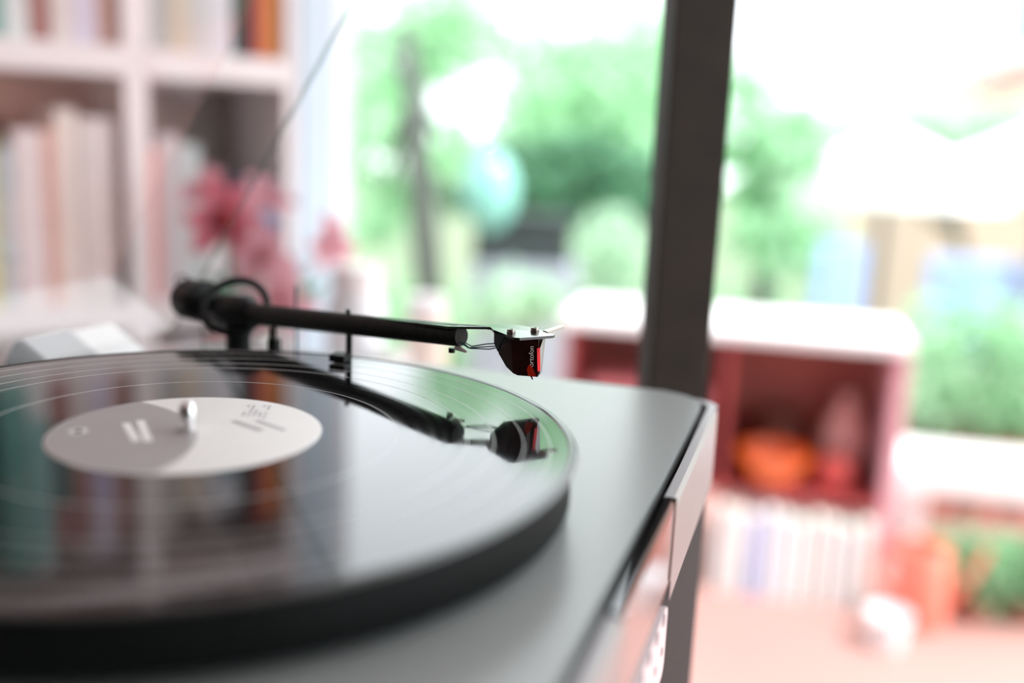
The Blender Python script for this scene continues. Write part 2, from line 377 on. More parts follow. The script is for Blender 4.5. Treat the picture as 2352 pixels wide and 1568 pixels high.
# bright red edge strip and clear red nose
bm = BM(); hull(bm, [c3(12.3*mm, 0.3*mm, 0.0236), c3(11.4*mm, 2.6*mm, 0.0236), c3(12.9*mm, 0.8*mm, 0.0130), c3(11.9*mm, 2.9*mm, 0.0130), c3(10.5*mm, 1.4*mm, 0.0236), c3(11*mm, 1.6*mm, 0.0130)])
TP('red_edge', bm, M['red_bright'], arm, label='bright red strip on the cartridge')
bm = BM(); hull(bm, [c3(9.2*mm, -2.6*mm, 0.0140), c3(10.9*mm, -0.9*mm, 0.0150), c3(9.8*mm, -1.8*mm, 0.0160), c3(9.6*mm, -2.2*mm, 0.0108), c3(12.2*mm, 0.4*mm, 0.0106), c3(12.1*mm, 0.2*mm, 0.0118), c3(10.9*mm, -0.9*mm, 0.0104), c3(8*mm, 0, 0.0130)])
for v in bm.verts: v.co += Vector((a2.x, a2.y, 0))*0.0004 - Vector((b2.x, b2.y, 0))*0.0003
TP('clear_nose', bm, M['red_glow'], arm, label='glowing clear red nose')
bm = BM(); tube(bm, [c3(8.5*mm, -1.0*mm, 0.0112), c3(10.4*mm, -0.6*mm, 0.0098), c3(11.0*mm, -0.5*mm, 0.0090)], [0.0004, 0.0003, 0.0003], 8); TP('cantilever', bm, M['black'], arm)
# side cheek of the holder, bright reflection put into its pale silver colour
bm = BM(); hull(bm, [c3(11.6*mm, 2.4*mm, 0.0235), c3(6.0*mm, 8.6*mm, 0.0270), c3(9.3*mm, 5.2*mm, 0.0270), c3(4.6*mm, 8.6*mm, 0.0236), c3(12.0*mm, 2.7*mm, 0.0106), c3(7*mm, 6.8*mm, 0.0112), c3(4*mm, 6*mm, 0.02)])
TP('side_cheek', bm, M['bar'], arm, label='cartridge cheek with its reflection painted in pale silver')
# lettering on the holder
fc = bpy.data.curves.new('lettering', 'FONT'); fc.body = 'ortofon'; fc.size = 0.0031; fc.extrude = 0.00003; fc.align_x = 'CENTER'; fc.align_y = 'CENTER'
tmp = bpy.data.objects.new('lettering_tmp', fc); COL.objects.link(tmp)
dg = bpy.context.evaluated_depsgraph_get(); me = bpy.data.meshes.new_from_object(tmp.evaluated_get(dg)); bpy.data.objects.remove(tmp)
A0 = Vector(c3(4*mm, -8.9*mm, 0.0275)); A1 = Vector(c3(12.0*mm, 1.0*mm, 0.0275)); A2 = Vector(c3(12.6*mm, 1.2*mm, 0.0104))
nx = (A1-A0).normalized(); dn = (A2-A1).normalized(); nn = (dn.cross(nx)).normalized()
if nn.dot(Vector((0.27, -0.96, 0))) < 0: nn = -nn
cc = A1 + (A2-A1)*0.46 - nx*0.0030 + nn*0.00012
ex = -dn; ez = nn; ey = ez.cross(ex)
Mt = Matrix((ex, ey, ez)).transposed().to_4x4(); Mt.translation = cc + Vector(SH)
me.transform(Mt); me.materials.clear(); me.materials.append(M['print_white'])
lo = bpy.data.objects.new('lettering', me); COL.objects.link(lo); lo.parent = arm; lo['label'] = 'white upright lettering'
# wires between tube and cartridge
for k, (w0, w1) in enumerate((((-0.0006), -0.0035), (0.0006, 0.0030), (0.0, 0.0))):
    s0 = TE + AD*0.001 + Vector((0, 0, -0.0030)) + AS*w0*2
    s1 = TE + AD*0.0055 + Vector((0, 0, -0.0045 - 0.0004*k)) + AS*w0*2
    e = Vector(c3(-12*mm, w1, 0.0215 - 0.0006*k)); bm = BM()
    mid = (s1+e)/2 + Vector((0, 0, -0.0008*(k-0.5)))
    tube(bm, [s0, s1, mid, e, e + Vector((a2.x, a2.y, 0))*0.002], 0.00030, 8); TP('signal_wire', bm, M['wire'], arm, smooth=60)
bm = BM(); q = TE - AD*0.006 + Vector((0, 0, -0.0062)); tube(bm, [q, q + Vector((0, 0, -0.0022))], 0.0016, 12); TP('nub', bm, M['black'], arm)
bm = BM(); tube(bm, [TE - AD*0.003 + Vector((0, 0, -0.0054)), TE + AD*0.0035 + Vector((0, 0, -0.0072))], [0.0016, 0.0006], 10); TP('wire_tag', bm, M['wire_white'], arm)
# counterweight, stub and bearing
bm = BM(); tube(bm, [PV - AD*0.046 + Vector((0, 0, 0.005)), PV - AD*0.010], 0.0042, 16); TP('counterweight_stub', bm, M['black'], arm, smooth=50)
bm = BM(); CWO = Vector((0, 0, 0.005)); tube(bm, [PV - AD*0.051 + CWO, PV - AD*0.0495 + CWO, PV - AD*0.030 + CWO*0.9, PV - AD*0.0285 + CWO*0.9], [0.0105, 0.0122, 0.0122, 0.0105], 40); TP('counterweight', bm, M['black'], arm, smooth=50)
bm = BM(); tube(bm, [PV - AD*0.020, PV - AD*0.012, PV + AD*0.010, PV + AD*0.016], [0.0070, 0.0098, 0.0098, 0.0070], 28); TP('bearing_hub', bm, M['black'], arm, smooth=50)
bm = BM(); torus(bm, PV + Vector((-0.001, 0, 0.0035)), (0.19, -0.69, 0.68), 0.0182, 0.0023, 48, 12); TP('bearing_ring', bm, M['black'], arm, smooth=60)
# fixed arm base
bm = BM(); lathe(bm, [(0, -0.025), (0.017, -0.025), (0.017, -0.019), (0.0075, -0.017), (0.0070, -0.004), (0.0090, 0.000), (0, 0.000)], 32, Matrix.Translation((PV.x+0.001, PV.y, 0)))
base = TP('arm_base', bm, M['black'], smooth=40)
bm = BM(); bx(bm, -0.0605, -0.0545, 0.158, 0.164, -0.025, 0.002, 0.001); bx(bm, -0.0600, -0.0570, 0.159, 0.163, 0.002, 0.0085, 0.0008); TP('arm_rest', bm, M['black'], base)
q = PV + AD*0.0975; bm = BM(); tube(bm, [(q.x, q.y, q.z-0.003), (q.x, q.y, -0.025)], 0.0017, 12); lift = TP('lift_post', bm, M['black'], smooth=50)
bm = BM(); dr = Vector((-q.x, -q.y)).normalized(); c0 = Vector((q.x, q.y)); sd = Vector((-dr.y, dr.x))
prism(bm, [tuple(c0 + dr*0.006 - sd*0.0042), tuple(c0 + dr*0.015 - sd*0.0042), tuple(c0 + dr*0.015 + sd*0.0042), tuple(c0 + dr*0.006 + sd*0.0042)], 0.0004, 0.0040); prism(bm, [tuple(c0 - sd*0.0012), tuple(c0 + dr*0.0061 - sd*0.0012), tuple(c0 + dr*0.0061 + sd*0.0012), tuple(c0 + sd*0.0012)], 0.0012, 0.0032); TP('lift_pad', bm, M['black'], lift)
bm = BM(); lathe(bm, [(0, -0.025), (0.006, -0.025), (0.006, -0.012), (0, -0.012)], 20, Matrix.Translation((q.x, q.y, 0))); TP('lift_foot', bm, M['black'], lift)
bm = BM(); tube(bm, [(-0.066, 0.200, -0.025), (-0.066, 0.200, 0.026)], 0.0008, 10); TP('lift_lever', bm, M['wire'], smooth=50)
bm = BM(); q2 = PV + AD*0.097 + AU*0.0056; tube(bm, [q2, q2 + AU*0.0022], 0.0012, 10); TP('arm_pin', bm, M['black'], arm)
# thin anti-skating hook with thread and weight
bm = BM(); h0 = PV - AD*0.040 + Vector((0, 0, 0.010)); w = [h0, h0 + Vector((-0.006, 0.004, 0.006)), h0 + Vector((-0.013, 0.006, 0.0085)), h0 + Vector((-0.018, 0.006, 0.0075)), h0 + Vector((-0.0195, 0.006, 0.004)), h0 + Vector((-0.018, 0.006, 0.0025))]
tube(bm, w, 0.0006, 8); TP('hook_wire', bm, M['metal_dark'], arm, smooth=60)
bm = BM(); t0 = PV - AD*0.036; tube(bm, [t0 + Vector((0, 0, -0.010)), t0 + Vector((0.002, -0.001, -0.024)), t0 + Vector((0.003, -0.001, -0.034))], 0.0004, 6); TP('thread', bm, M['metal_dark'], arm)

# dust cover, open at 58 degrees -------------------------------------
TH = R(58); HU, HZ = -0.185, -0.020
def lid_pt(l, v, h): return Vector((HU + l*math.cos(TH) - h*math.sin(TH), v, HZ + l*math.sin(TH) + h*math.cos(TH)))
def lid_box(l0, l1, v0, v1, h0, h1):
    bm = BM(); vs = bx(bm, l0, l1, v0, v1, h0, h1)
    for v in bm.verts: v.co = lid_pt(*v.co)
    return bm
LL, LH, LV0, LV1 = 0.345, 0.060, -0.165, 0.248
lid = TP('dust_cover', lid_box(0.003, LL-0.003, LV0+0.003, LV1-0.003, LH-0.003, LH), M['acrylic'], label='clear acrylic dust cover tilted open')
TP('cover_wall', lid_box(0, LL, LV1-0.003, LV1, 0.0024, LH), M['acrylic'], lid)
TP('cover_wall', lid_box(0, LL, LV0, LV0+0.003, 0.0024, LH), M['acrylic'], lid)
TP('cover_wall', lid_box(0, 0.003, LV0+0.003, LV1-0.003, 0, LH-0.003), M['acrylic'], lid)
TP('cover_wall', lid_box(LL-0.003, LL, LV0+0.003, LV1-0.003, 0, LH-0.003), M['acrylic'], lid)
TP('cover_rim', lid_box(0, LL, LV1-0.0026, LV1-0.0002, 0, 0.0022), M['acrylic_rim'], lid)
TP('cover_rim', lid_box(0, LL, LV0, LV0+0.0024, 0, 0.0022), M['acrylic_rim'], lid)
hg = TP('hinge', lid_box(-0.009, -0.001, 0.134, 0.171, -0.010, 0.023), M['hinge_grey'], label='grey hinge bracket of the dust cover')
TP('reflection_plate', lid_box(-0.009, -0.001, 0.1712, 0.206, -0.010, 0.020), M['hinge_reflection'], hg, label='white reflection shaped as a plate beside the hinge')  # bright reflection in the lid, built as a white plate
TP('hinge_edge', lid_box(-0.028, -0.0005, 0.1285, 0.1338, -0.012, 0.023), M['black'], hg, label='black edge of the hinge')
bm = BM(); bx(bm, -0.19, UB-0.001, 0.125, 0.21, -0.05, -0.028, 0.002); TP('hinge_block', bm, M['black'], hg)

# ------------------------------------------------------------------ record
rec = thing('vinyl_record', 'shiny black vinyl record with white and grey paper label on turntable', 'record', (CX, CY, ZO), YAW)
bm = BM(); lathe(bm, [(0.0800, -0.0004), (0.1476, -0.0004), (0.1480, -0.0010), (0.1480, -0.0026), (0.0500, -0.0026), (0.0500, -0.0010)], 256)
obj('groove_area', bm, M['vinyl'], rec)
bm = BM(); lathe(bm, [(0.0500, -0.0008), (0.0505, -0.0004), (0.0800, -0.0004), (0.0800, -0.0008)], 256); obj('run_out', bm, M['vinyl_smooth'], rec)
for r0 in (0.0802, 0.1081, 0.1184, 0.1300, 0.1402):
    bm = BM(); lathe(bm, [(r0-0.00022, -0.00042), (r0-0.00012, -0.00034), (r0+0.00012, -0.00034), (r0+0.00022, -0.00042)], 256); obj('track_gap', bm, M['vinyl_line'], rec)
bm = BM(); lathe(bm, [(0.1474, -0.0004), (0.1483, 0.00000), (0.1494, 0.00008), (0.1503, -0.0002), (0.15075, -0.0010), (0.1500, -0.0018), (0.1481, -0.0026)], 256); obj('edge_bead', bm, M['vinyl_bead'], rec, smooth=60)
bm = BM(); lathe(bm, [(0.0036, -0.0002), (0.0037, 0.0), (0.0500, 0.0), (0.0507, -0.0002), (0.0508, -0.0005)], 160); lab = obj('paper_label', bm, M['paper'], rec, smooth=60)
# grey printed field: the part of the label inside a big circle
gc = Vector((-0.052, -0.044)); gR = 0.0712; poly = []
pts = []
for k in range(720):
    a = 2*math.pi*k/720; p = Vector((0.0499*math.cos(a), 0.0499*math.sin(a)))
    if (p-gc).length < gR: pts.append((math.atan2(p.y+0.022, p.x+0.022), p))
    p = gc + Vector((gR*math.cos(a), gR*math.sin(a)))
    if p.length < 0.0499: pts.append((math.atan2(p.y+0.022, p.x+0.022), p))
pts.sort(key=lambda t: t[0]); pts = [p for _, p in pts]
bm = BM(); vs = [bm.verts.new((p.x, p.y, 0.00006)) for p in pts]; c = bm.verts.new((-0.022, -0.022, 0.00006))
for i in range(len(vs)):
    bm.faces.new((c, vs[i], vs[(i+1) % len(vs)]))
obj('grey_print', bm, M['label_grey'], lab)
def mark(pts, m, z=0.00012):
    bm = BM(); vs = [bm.verts.new((x, y, z)) for x, y in pts]; bm.faces.new(vs); return obj('print_mark', bm, m, lab)
def strip(p, q, w, m):
    p, q = Vector(p), Vector(q); d = (q-p).normalized(); n = Vector((-d.y, d.x))*w/2
    return mark([tuple(p+n), tuple(p-n), tuple(q-n), tuple(q+n)], m)
strip((-0.0270, -0.0020), (-0.0085, -0.0195), 0.0030, M['print_white'])
strip((-0.0245, 0.0035), (-0.0045, -0.0178), 0.0032, M['print_white'])
for a in range(6):
    d = Vector((math.cos(a*math.pi/6), math.sin(a*math.pi/6)))*0.0035; c = Vector((-0.0357, -0.0181))
    strip(tuple(c-d), tuple(c+d), 0.0014, M['print_white'])
random.seed(5)
for k in range(5):
    for j in range(6-k % 2):
        c = Vector((0.001, 0.0415)) + Vector((0.92, 0.39))*0.0022*k + Vector((0.39, -0.92))*0.0030*j*1.2
        if random.random() < 0.75: strip(tuple(c), tuple(c + Vector((0.39, -0.92))*(0.0016+0.0012*random.random())), 0.0011, M['print_grey'])
strip((0.0080, 0.0185), (0.0250, 0.0120), 0.0030, M['print_grey'])
strip((0.0160, 0.0230), (0.0330, 0.0160), 0.0020, M['print_grey'])

# ------------------------------------------------------------------ cabinet under the turntable
cab = thing('audio_cabinet', 'dark textured cabinet carrying the record player', 'cabinet', (CX, CY, 0), YAW)
ct = ZO - 0.0715
bm = BM(); bx(bm, -0.19, 0.1765, -0.20, 0.248, 0.0, ct, 0.003); obj('body', bm, M['cabinet'], cab)
bm = BM(); poly = rrect(-0.15, 0.0765, ZO-0.1045, ct-0.0012, 0.006)
prism(bm, poly, 0.1766, 0.1796)
for v in bm.verts: v.co = Vector((v.co.z, v.co.x, v.co.y))
pn = obj('perforated_panel', bm, M['panel'], cab, label='pale pink front panel with rows of dark holes')
for row, z in enumerate((ZO-0.0760, ZO-0.0905)):
    for k in range(10):
        v = 0.0655 - k*0.0168 + (0.0012 if row else 0)
        if v < -0.14: continue
        bm = BM(); rr = 0.0029 if row == 0 else 0.0021
        lathe(bm, [(0, 0), (rr, 0), (rr, 0.0003), (0, 0.0003)], 16, Matrix.Translation((0.1795, v, z)) @ Matrix.Rotation(R(90), 4, 'Y'))
        obj('hole', bm, M['hole'], pn)

# ------------------------------------------------------------------ bookcase and books
bk = thing('bookcase', 'white open bookcase with pink and taupe back panels against the wall', 'bookcase', (BR.x, BR.y, 0), R(35))
S0, S1, D = -0.78, 0.0, 0.215
LEV = [0.02, 0.40, ZO-0.155, ZO+0.176, ZO+0.520, ZO+0.86]
bm = BM(); bx(bm, S1-0.018, S1, 0, D, 0, 2.05, 0.001); obj('side_panel', bm, M['bw'], bk)
bm = BM(); bx(bm, S0, S0+0.018, 0, D, 0, 2.05, 0.001); obj('side_panel', bm, M['bw'], bk)
bm = BM(); bx(bm, -0.236, -0.206, 0.001, D, 0, 2.05, 0.001); obj('divider', bm, M['bw'], bk)
bm = BM(); bx(bm, -0.52, -0.49, 0.001, D, 0, 2.05, 0.001); obj('divider', bm, M['bw'], bk)
bm = BM(); bx(bm, S0, -0.221, D, D+0.008, 0, 2.05); obj('back_panel', bm, M['bback'], bk, label='pink back panel')
bm = BM(); bx(bm, -0.2209, S1, D, D+0.008, 0, 2.05); obj('back_panel', bm, M['bdark'], bk, label='taupe back panel')
for z in LEV + [2.02]:
    for a, b in ((S0+0.0181, -0.5201), (-0.4899, -0.2361), (-0.2059, S1-0.0181)):
        bm = BM(); bx(bm, a, b, 0.0, D, z, z+0.036, 0.001); obj('shelf_board', bm, M['bw'], bk)

BE = Matrix.Rotation(R(35), 4, 'Z'); BE.translation = BR
book_mats = {}
def bmat(c):
    k = tuple(round(x, 3) for x in c)
    if k not in book_mats: book_mats[k] = mat('book_cloth_%d' % len(book_mats), srgb(*c), 0.6, var=0.05, scale=40)
    return book_mats[k]
pages = mat('page_block', srgb(0.93, 0.91, 0.86), 0.8, var=0.03, scale=200)
used = set()
def book(s, w, h, z, col, label, depth=0.17, lean=0, y0=0.015, band=None):
    assert label not in used, label
    used.add(label)
    o = thing('book', label, 'book', BE @ Vector((s+w/2, y0+depth/2, z)), R(35), 'books in the bookcase')
    if lean: o.rotation_euler = (0, lean, R(35))
    t = 0.0022; d2 = depth/2
    bm = BM()
    bx(bm, -w/2, -w/2+t, -d2, d2, 0, h); bx(bm, w/2-t, w/2, -d2, d2, 0, h); bx(bm, -w/2+t, w/2-t, -d2, -d2+t, 0, h)
    obj('cover', bm, bmat(col), o)
    bm = BM(); bx(bm, -w/2+t, w/2-t, -d2+t, d2-0.004, 0.003, h-0.003); obj('pages', bm, pages, o)
    if band:
        bm = BM(); bx(bm, -w/2+0.002, w/2-0.002, -d2-0.0006, -d2-0.0001, h*band[1], h*band[2]); obj('spine_band', bm, bmat(band[0]), o)
    return o
z1 = ZO + 0.176 + 0.0362; z0 = ZO - 0.155 + 0.0362; zl = 0.40 + 0.0362
# upper row, right compartment
book(-0.0455, 0.0265, 0.252, z1, (0.90, 0.58, 0.30), 'orange book at the right end of the upper row')
book(-0.0590, 0.0130, 0.262, z1, (0.72, 0.22, 0.22), 'slim red book beside the orange book')
book(-0.0860, 0.0265, 0.235, z1, (0.20, 0.20, 0.18), 'black book left of the slim red book', lean=0.0)
book(-0.1190, 0.0300, 0.225, z1, (0.88, 0.89, 0.92), 'pale blue-white book left of the black book', band=((0.45, 0.60, 0.62), 0.55, 0.8))
book(-0.1450, 0.0240, 0.240, z1, (0.84, 0.84, 0.84), 'light grey book in the middle of the upper right compartment')
book(-0.1700, 0.0230, 0.215, z1, (0.86, 0.80, 0.72), 'cream book right of the grey spined book in upper row', band=((0.45, 0.55, 0.55), 0.5, 0.62))
book(-0.2040, 0.0320, 0.250, z1, (0.70, 0.70, 0.69), 'grey book against the divider in the upper row')
# upper row, middle compartment
book(-0.2620, 0.0250, 0.245, z1, (0.78, 0.62, 0.58), 'dusty pink book left of the divider in the upper row')
book(-0.2920, 0.0285, 0.262, z1, (0.86, 0.83, 0.90), 'lavender book in the upper row left compartment', band=((0.78, 0.75, 0.88), 0.3, 0.7))
book(-0.3150, 0.0220, 0.255, z1, (0.90, 0.86, 0.84), 'ivory book beside the lavender book', band=((0.62, 0.40, 0.36), 0.5, 0.95))
book(-0.3420, 0.0250, 0.240, z1, (0.64, 0.44, 0.42), 'brownish pink book in the upper row left compartment', band=((0.10, 0.42, 0.42), 0.3, 0.75))
book(-0.3680, 0.0250, 0.270, z1, (0.88, 0.90, 0.90), 'tall pale grey book beside the brownish pink book', band=((0.50, 0.76, 0.74), 0.2, 0.95))
book(-0.3990, 0.0300, 0.265, z1, (0.42, 0.66, 0.62), 'mint green book far left in the upper row')
book(-0.4230, 0.0230, 0.255, z1, (0.12, 0.36, 0.32), 'dark teal book left of the mint green book')
book(-0.4530, 0.0290, 0.245, z1, (0.62, 0.76, 0.66), 'pale green book left of the dark teal book')
# middle row, middle compartment
book(-0.2900, 0.0420, 0.240, z0, (0.91, 0.87, 0.86), 'thick off-white book left of the divider in the middle row')
book(-0.3180, 0.0250, 0.250, z0, (0.94, 0.88, 0.85), 'tall cream book beside the thick off-white book')
book(-0.3320, 0.0120, 0.225, z0, (0.92, 0.70, 0.64), 'slim salmon book between cream and white books')
book(-0.3680, 0.0340, 0.222, z0, (0.93, 0.87, 0.87), 'blush white book in the middle row')
book(-0.3850, 0.0150, 0.200, z0, (0.80, 0.82, 0.84), 'slim pale grey book in the middle row')
book(-0.4060, 0.0190, 0.215, z0, (0.84, 0.83, 0.60), 'yellow green book near left edge of the middle row')
book(-0.4280, 0.0200, 0.205, z0, (0.80, 0.30, 0.25), 'red book left of the yellow green book')
# middle row, right compartment
book(-0.2040, 0.0120, 0.205, z0, (0.86, 0.55, 0.52), 'slim coral book right of the divider in the middle row')
book(-0.1900, 0.0280, 0.222, z0, (0.80, 0.76, 0.77), 'grey pink book right of the slim coral book')
book(-0.1600, 0.0240, 0.210, z0, (0.78, 0.81, 0.81), 'silver grey book right of the grey pink book', lean=0.0)
book(-0.1300, 0.0250, 0.130, z0, (0.86, 0.85, 0.85), 'short white book behind the flowers', depth=0.15)
book(-0.0900, 0.0180, 0.140, z0, (0.80, 0.70, 0.78), 'short mauve book behind the flowers', depth=0.15)
book(-0.0480, 0.0250, 0.165, z0, (0.55, 0.62, 0.74), 'blue grey book at right end of the middle row', depth=0.15)
# lower row, seen low behind the record
for i, (s_, w, h, c, l) in enumerate(((-0.2050, 0.034, 0.33, (0.86, 0.80, 0.80), 'pale rose binder on the lower shelf right of the divider'), (-0.1700, 0.034, 0.335, (0.84, 0.82, 0.84), 'light grey binder on the lower shelf'),
        (-0.1350, 0.034, 0.33, (0.86, 0.66, 0.66), 'pink binder on the lower shelf'), (-0.1000, 0.036, 0.335, (0.88, 0.84, 0.84), 'white binder on the lower shelf'), (-0.0620, 0.040, 0.335, (0.80, 0.62, 0.64), 'old rose binder at right of lower shelf'),
        (-0.2730, 0.034, 0.33, (0.90, 0.84, 0.84), 'ivory binder on the lower shelf left of the divider'), (-0.3090, 0.034, 0.335, (0.88, 0.80, 0.78), 'peach binder second left of the divider on the lower shelf'), (-0.3450, 0.034, 0.33, (0.84, 0.72, 0.72), 'dusty rose binder third left of the divider on the lower shelf'), (-0.3810, 0.034, 0.335, (0.90, 0.86, 0.84), 'cream binder fourth left of the divider on the lower shelf'))):
    book(s_, w, h, zl, c, l, depth=0.185)

# ------------------------------------------------------------------ side table with flowers
ts = thing('side_table', 'white side table in front of the bookcase', 'table', (-0.29, 1.26, 0), R(35))
tth = ZO - 0.30
bm = BM(); bx(bm, -0.16, 0.34, -0.12, 0.12, tth-0.022, tth, 0.004); obj('table_top', bm, M['bw'], ts)
for a in (-0.14, 0.32):
    for b in (-0.10, 0.10):
        bm = BM(); tube(bm, [(a, b, tth-0.0221), (a*0.96, b, 0)], [0.014, 0.009], 12); obj('leg', bm, M['bw'], ts)
vz = tth + 0.0005; VP = Vector((-0.325, 1.235, vz))
vs_ = thing('vase', 'white ceramic vase holding the pink flowers', 'vase', VP)
bm = BM(); lathe(bm, [(0, 0), (0.032, 0), (0.040, 0.02), (0.043, 0.06), (0.036, 0.11), (0.024, 0.14), (0.026, 0.16), (0.023, 0.16), (0.021, 0.14), (0.033, 0.11), (0.038, 0.06), (0.03, 0.01), (0, 0.01)], 40); obj('body', bm, M['ceramic'], vs_, smooth=50)
bm = BM(); torus(bm, (0, 0, 0.16), (0, 0, 1), 0.0245, 0.002, 32, 8); obj('rim', bm, M['ceramic'], vs_, smooth=60)
def flower(head, facing, size, m, heart, label):
    o = thing('flower', label, 'flower', VP + Vector((0, 0, 0.05)), 0, 'pink flowers in the vase')
    hd = head - o.location; f = facing.normalized(); s, t = frame_of(f)
    bm = BM(); tube(bm, [(0, 0, 0), (hd.x*0.15, hd.y*0.15, hd.z*0.45), tuple(hd*0.8 - f*0.01 + Vector((0, 0, 0.01))), tuple(hd - f*0.004)], 0.0022, 8); obj('stem', bm, M['leaf_mid'], o, smooth=60)
    for k in range(6):
        a = 2*math.pi*k/6 + (0.25 if k % 2 else 0); d = s*math.cos(a) + t*math.sin(a); e = f.cross(d)
        bm = BM(); rows = []
        L = size*(1.0 if k % 2 else 0.88)
        for i in range(7):
            q = i/6; wdt = 0.30*L*math.sin(math.pi*min(1, q*0.86+0.10))**0.8
            c = hd + d*L*q + f*(0.42*L*q*(1-q*0.75))
            rows.append([bm.verts.new(c + e*wdt*x + f*(abs(x)*wdt*0.35)) for x in (-1, -0.5, 0, 0.5, 1)])
        for r0, r1 in zip(rows, rows[1:]):
            for j in range(4): bm.faces.new((r0[j], r0[j+1], r1[j+1], r1[j]))
        obj('petal', bm, m, o, smooth=80)
    bm = BM(); bmesh.ops.create_icosphere(bm, subdivisions=2, radius=size*heart, matrix=Matrix.Translation(hd + f*0.006)); obj('flower_heart', bm, M['petal_heart'], o, smooth=80)
tc_ = Vector((0.25, -0.95, 0.1))
flower(at(515, 505, 1.22), tc_ + Vector((0.1, 0, 0.1)), 0.055, M['rose_petal'], 0.30, 'deep rose lily with crimson heart at left of the bunch')
flower(at(600, 590, 1.20), tc_ + Vector((0.3, 0, -0.2)), 0.046, M['pink_petal'], 0.16, 'pink lily low in the middle of the bunch')
flower(at(475, 440, 1.24), Vector((-0.3, -0.7, 0.6)), 0.040, M['pink_petal'], 0.10, 'pale pink lily highest at left of the bunch')
flower(at(605, 460, 1.26), Vector((0.4, -0.6, 0.7)), 0.042, M['pink_petal'], 0.10, 'pale pink lily highest at right of the bunch')
flower(at(755, 560, 1.21), Vector((0.8, -0.7, 0.1)), 0.040, M['pink_petal'], 0.14, 'small pink lily farthest right of the bunch')
flower(at(640, 690, 1.18), Vector((0.4, -0.9, 0.0)), 0.050, M['pink_petal'], 0.12, 'pink lily hanging lowest behind the tonearm')
bm = BM(); random.seed(3)
lf = thing('foliage_sprig', 'green leaves around the pink flowers in the vase', 'leaves', VP + Vector((0, 0, 0.16)))
for k in range(7):
    a = random.random()*6.28; d = Vector((math.cos(a), math.sin(a)*0.5-0.2, 1.1)).normalized(); s = d.cross(Vector((0, -1, 0.2))).normalized(); L = 0.09 + random.random()*0.06
    bm = BM(); rows = [[bm.verts.new(d*L*q + Vector((0, 0, -0.03))*q*q + s*x*0.012*math.sin(math.pi*(0.08+0.9*q))) for x in (-1, 0, 1)] for q in (0, .25, .5, .75, 1)]
    for r0, r1 in zip(rows, rows[1:]):
        for j in range(2): bm.faces.new((r0[j], r0[j+1], r1[j+1], r1[j]))
    obj('leaf', bm, M['leaf_dark'], lf)
# small things standing on the side table
def jar(p, r, h, m, name, label, cat):
    o = thing(name, label, cat, (p[0], p[1], tth+0.0005))
    bm = BM(); lathe(bm, [(0, 0), (r*0.9, 0), (r, h*0.08), (r, h*0.78), (r*0.8, h*0.86), (0, h*0.86)], 32); obj('body', bm, m, o, smooth=40)
    bm = BM(); lathe(bm, [(0, h*0.861), (r*0.84, h*0.861), (r*0.84, h), (0, h)], 32); obj('lid', bm, M['bw'], o, smooth=40)
jar((-0.215, 1.34), 0.040, 0.24, M['ceramic'], 'canister', 'white canister right of the vase', 'jar')
jar((-0.125, 1.42), 0.032, 0.19, mat('cream_glaze', srgb(0.90, 0.82, 0.76), 0.3), 'canister', 'cream canister at the right end of the side table', 'jar')
jar((-0.16, 1.30), 0.026, 0.13, mat('lilac_glaze', srgb(0.78, 0.74, 0.88), 0.3), 'canister', 'small lilac jar in front of the canisters', 'jar')

# ------------------------------------------------------------------ red shelf unit on the terrace
rs = thing('shelf_unit', 'red low shelf unit with sunlit white top behind the dark post', 'shelf unit', (0.134, 2.44, 0), R(-14))
rw, rd, rh = 0.800, 0.30, ZO - 0.300
bm = BM(); bx(bm, -0.01, rw+0.01, -0.01, rd+0.01, rh-0.03, rh, 0.006); obj('top_board', bm, M['top_white'], rs, label='white top board')
for x in (0, rw/2-0.009):
    bm = BM(); bx(bm, x, x+0.018, 0, rd, 0.235, rh-0.0301, 0.001); obj('upright', bm, M['red'], rs)
bm = BM(); bx(bm, rw-0.018, rw+0.012, 0, rd, 0.10, rh-0.0301, 0.001); obj('end_panel', bm, mat('pale_pink_lacquer', srgb(0.88, 0.66, 0.70), 0.35), rs, label='pale pink end panel')
bm = BM(); bx(bm, 0.0181, rw-0.0181, rd-0.012, rd, 0.2531, rh-0.0301); obj('back_panel', bm, M['redback'], rs)
for x0, x1 in ((0.0181, rw/2-0.0091), (rw/2+0.0091, rw-0.0181)):
    bm = BM(); bx(bm, x0, x1, 0.001, rd-0.0001, 0.235, 0.253, 0.001); obj('shelf_board', bm, M['red'], rs)
for x in (0.012, rw/2-0.01, rw-0.03):
    bm = BM(); bx(bm, x, x+0.018, rd-0.03, rd-0.012, 0, 0.2349); obj('leg', bm, M['red'], rs)
RM = Matrix.Rotation(R(-14), 4, 'Z'); RM.translation = Vector((0.134, 2.44, 0))
def in_unit(x, y, z): return RM @ Vector((x, y, z))
o = thing('bowl', 'orange bowl on the shelf of the red unit', 'bowl', in_unit(0.53, 0.06, 0.2535), R(-14))
bm = BM(); lathe(bm, [(0, 0), (0.035, 0), (0.04, 0.008), (0.075, 0.045), (0.092, 0.085), (0.088, 0.085), (0.07, 0.05), (0.03, 0.012), (0, 0.012)], 40); obj('body', bm, M['orange'], o, smooth=50)
bm = BM(); torus(bm, (0, 0, 0.085), (0, 0, 1), 0.09, 0.003, 40, 8); obj('rim', bm, M['orange'], o, smooth=60)
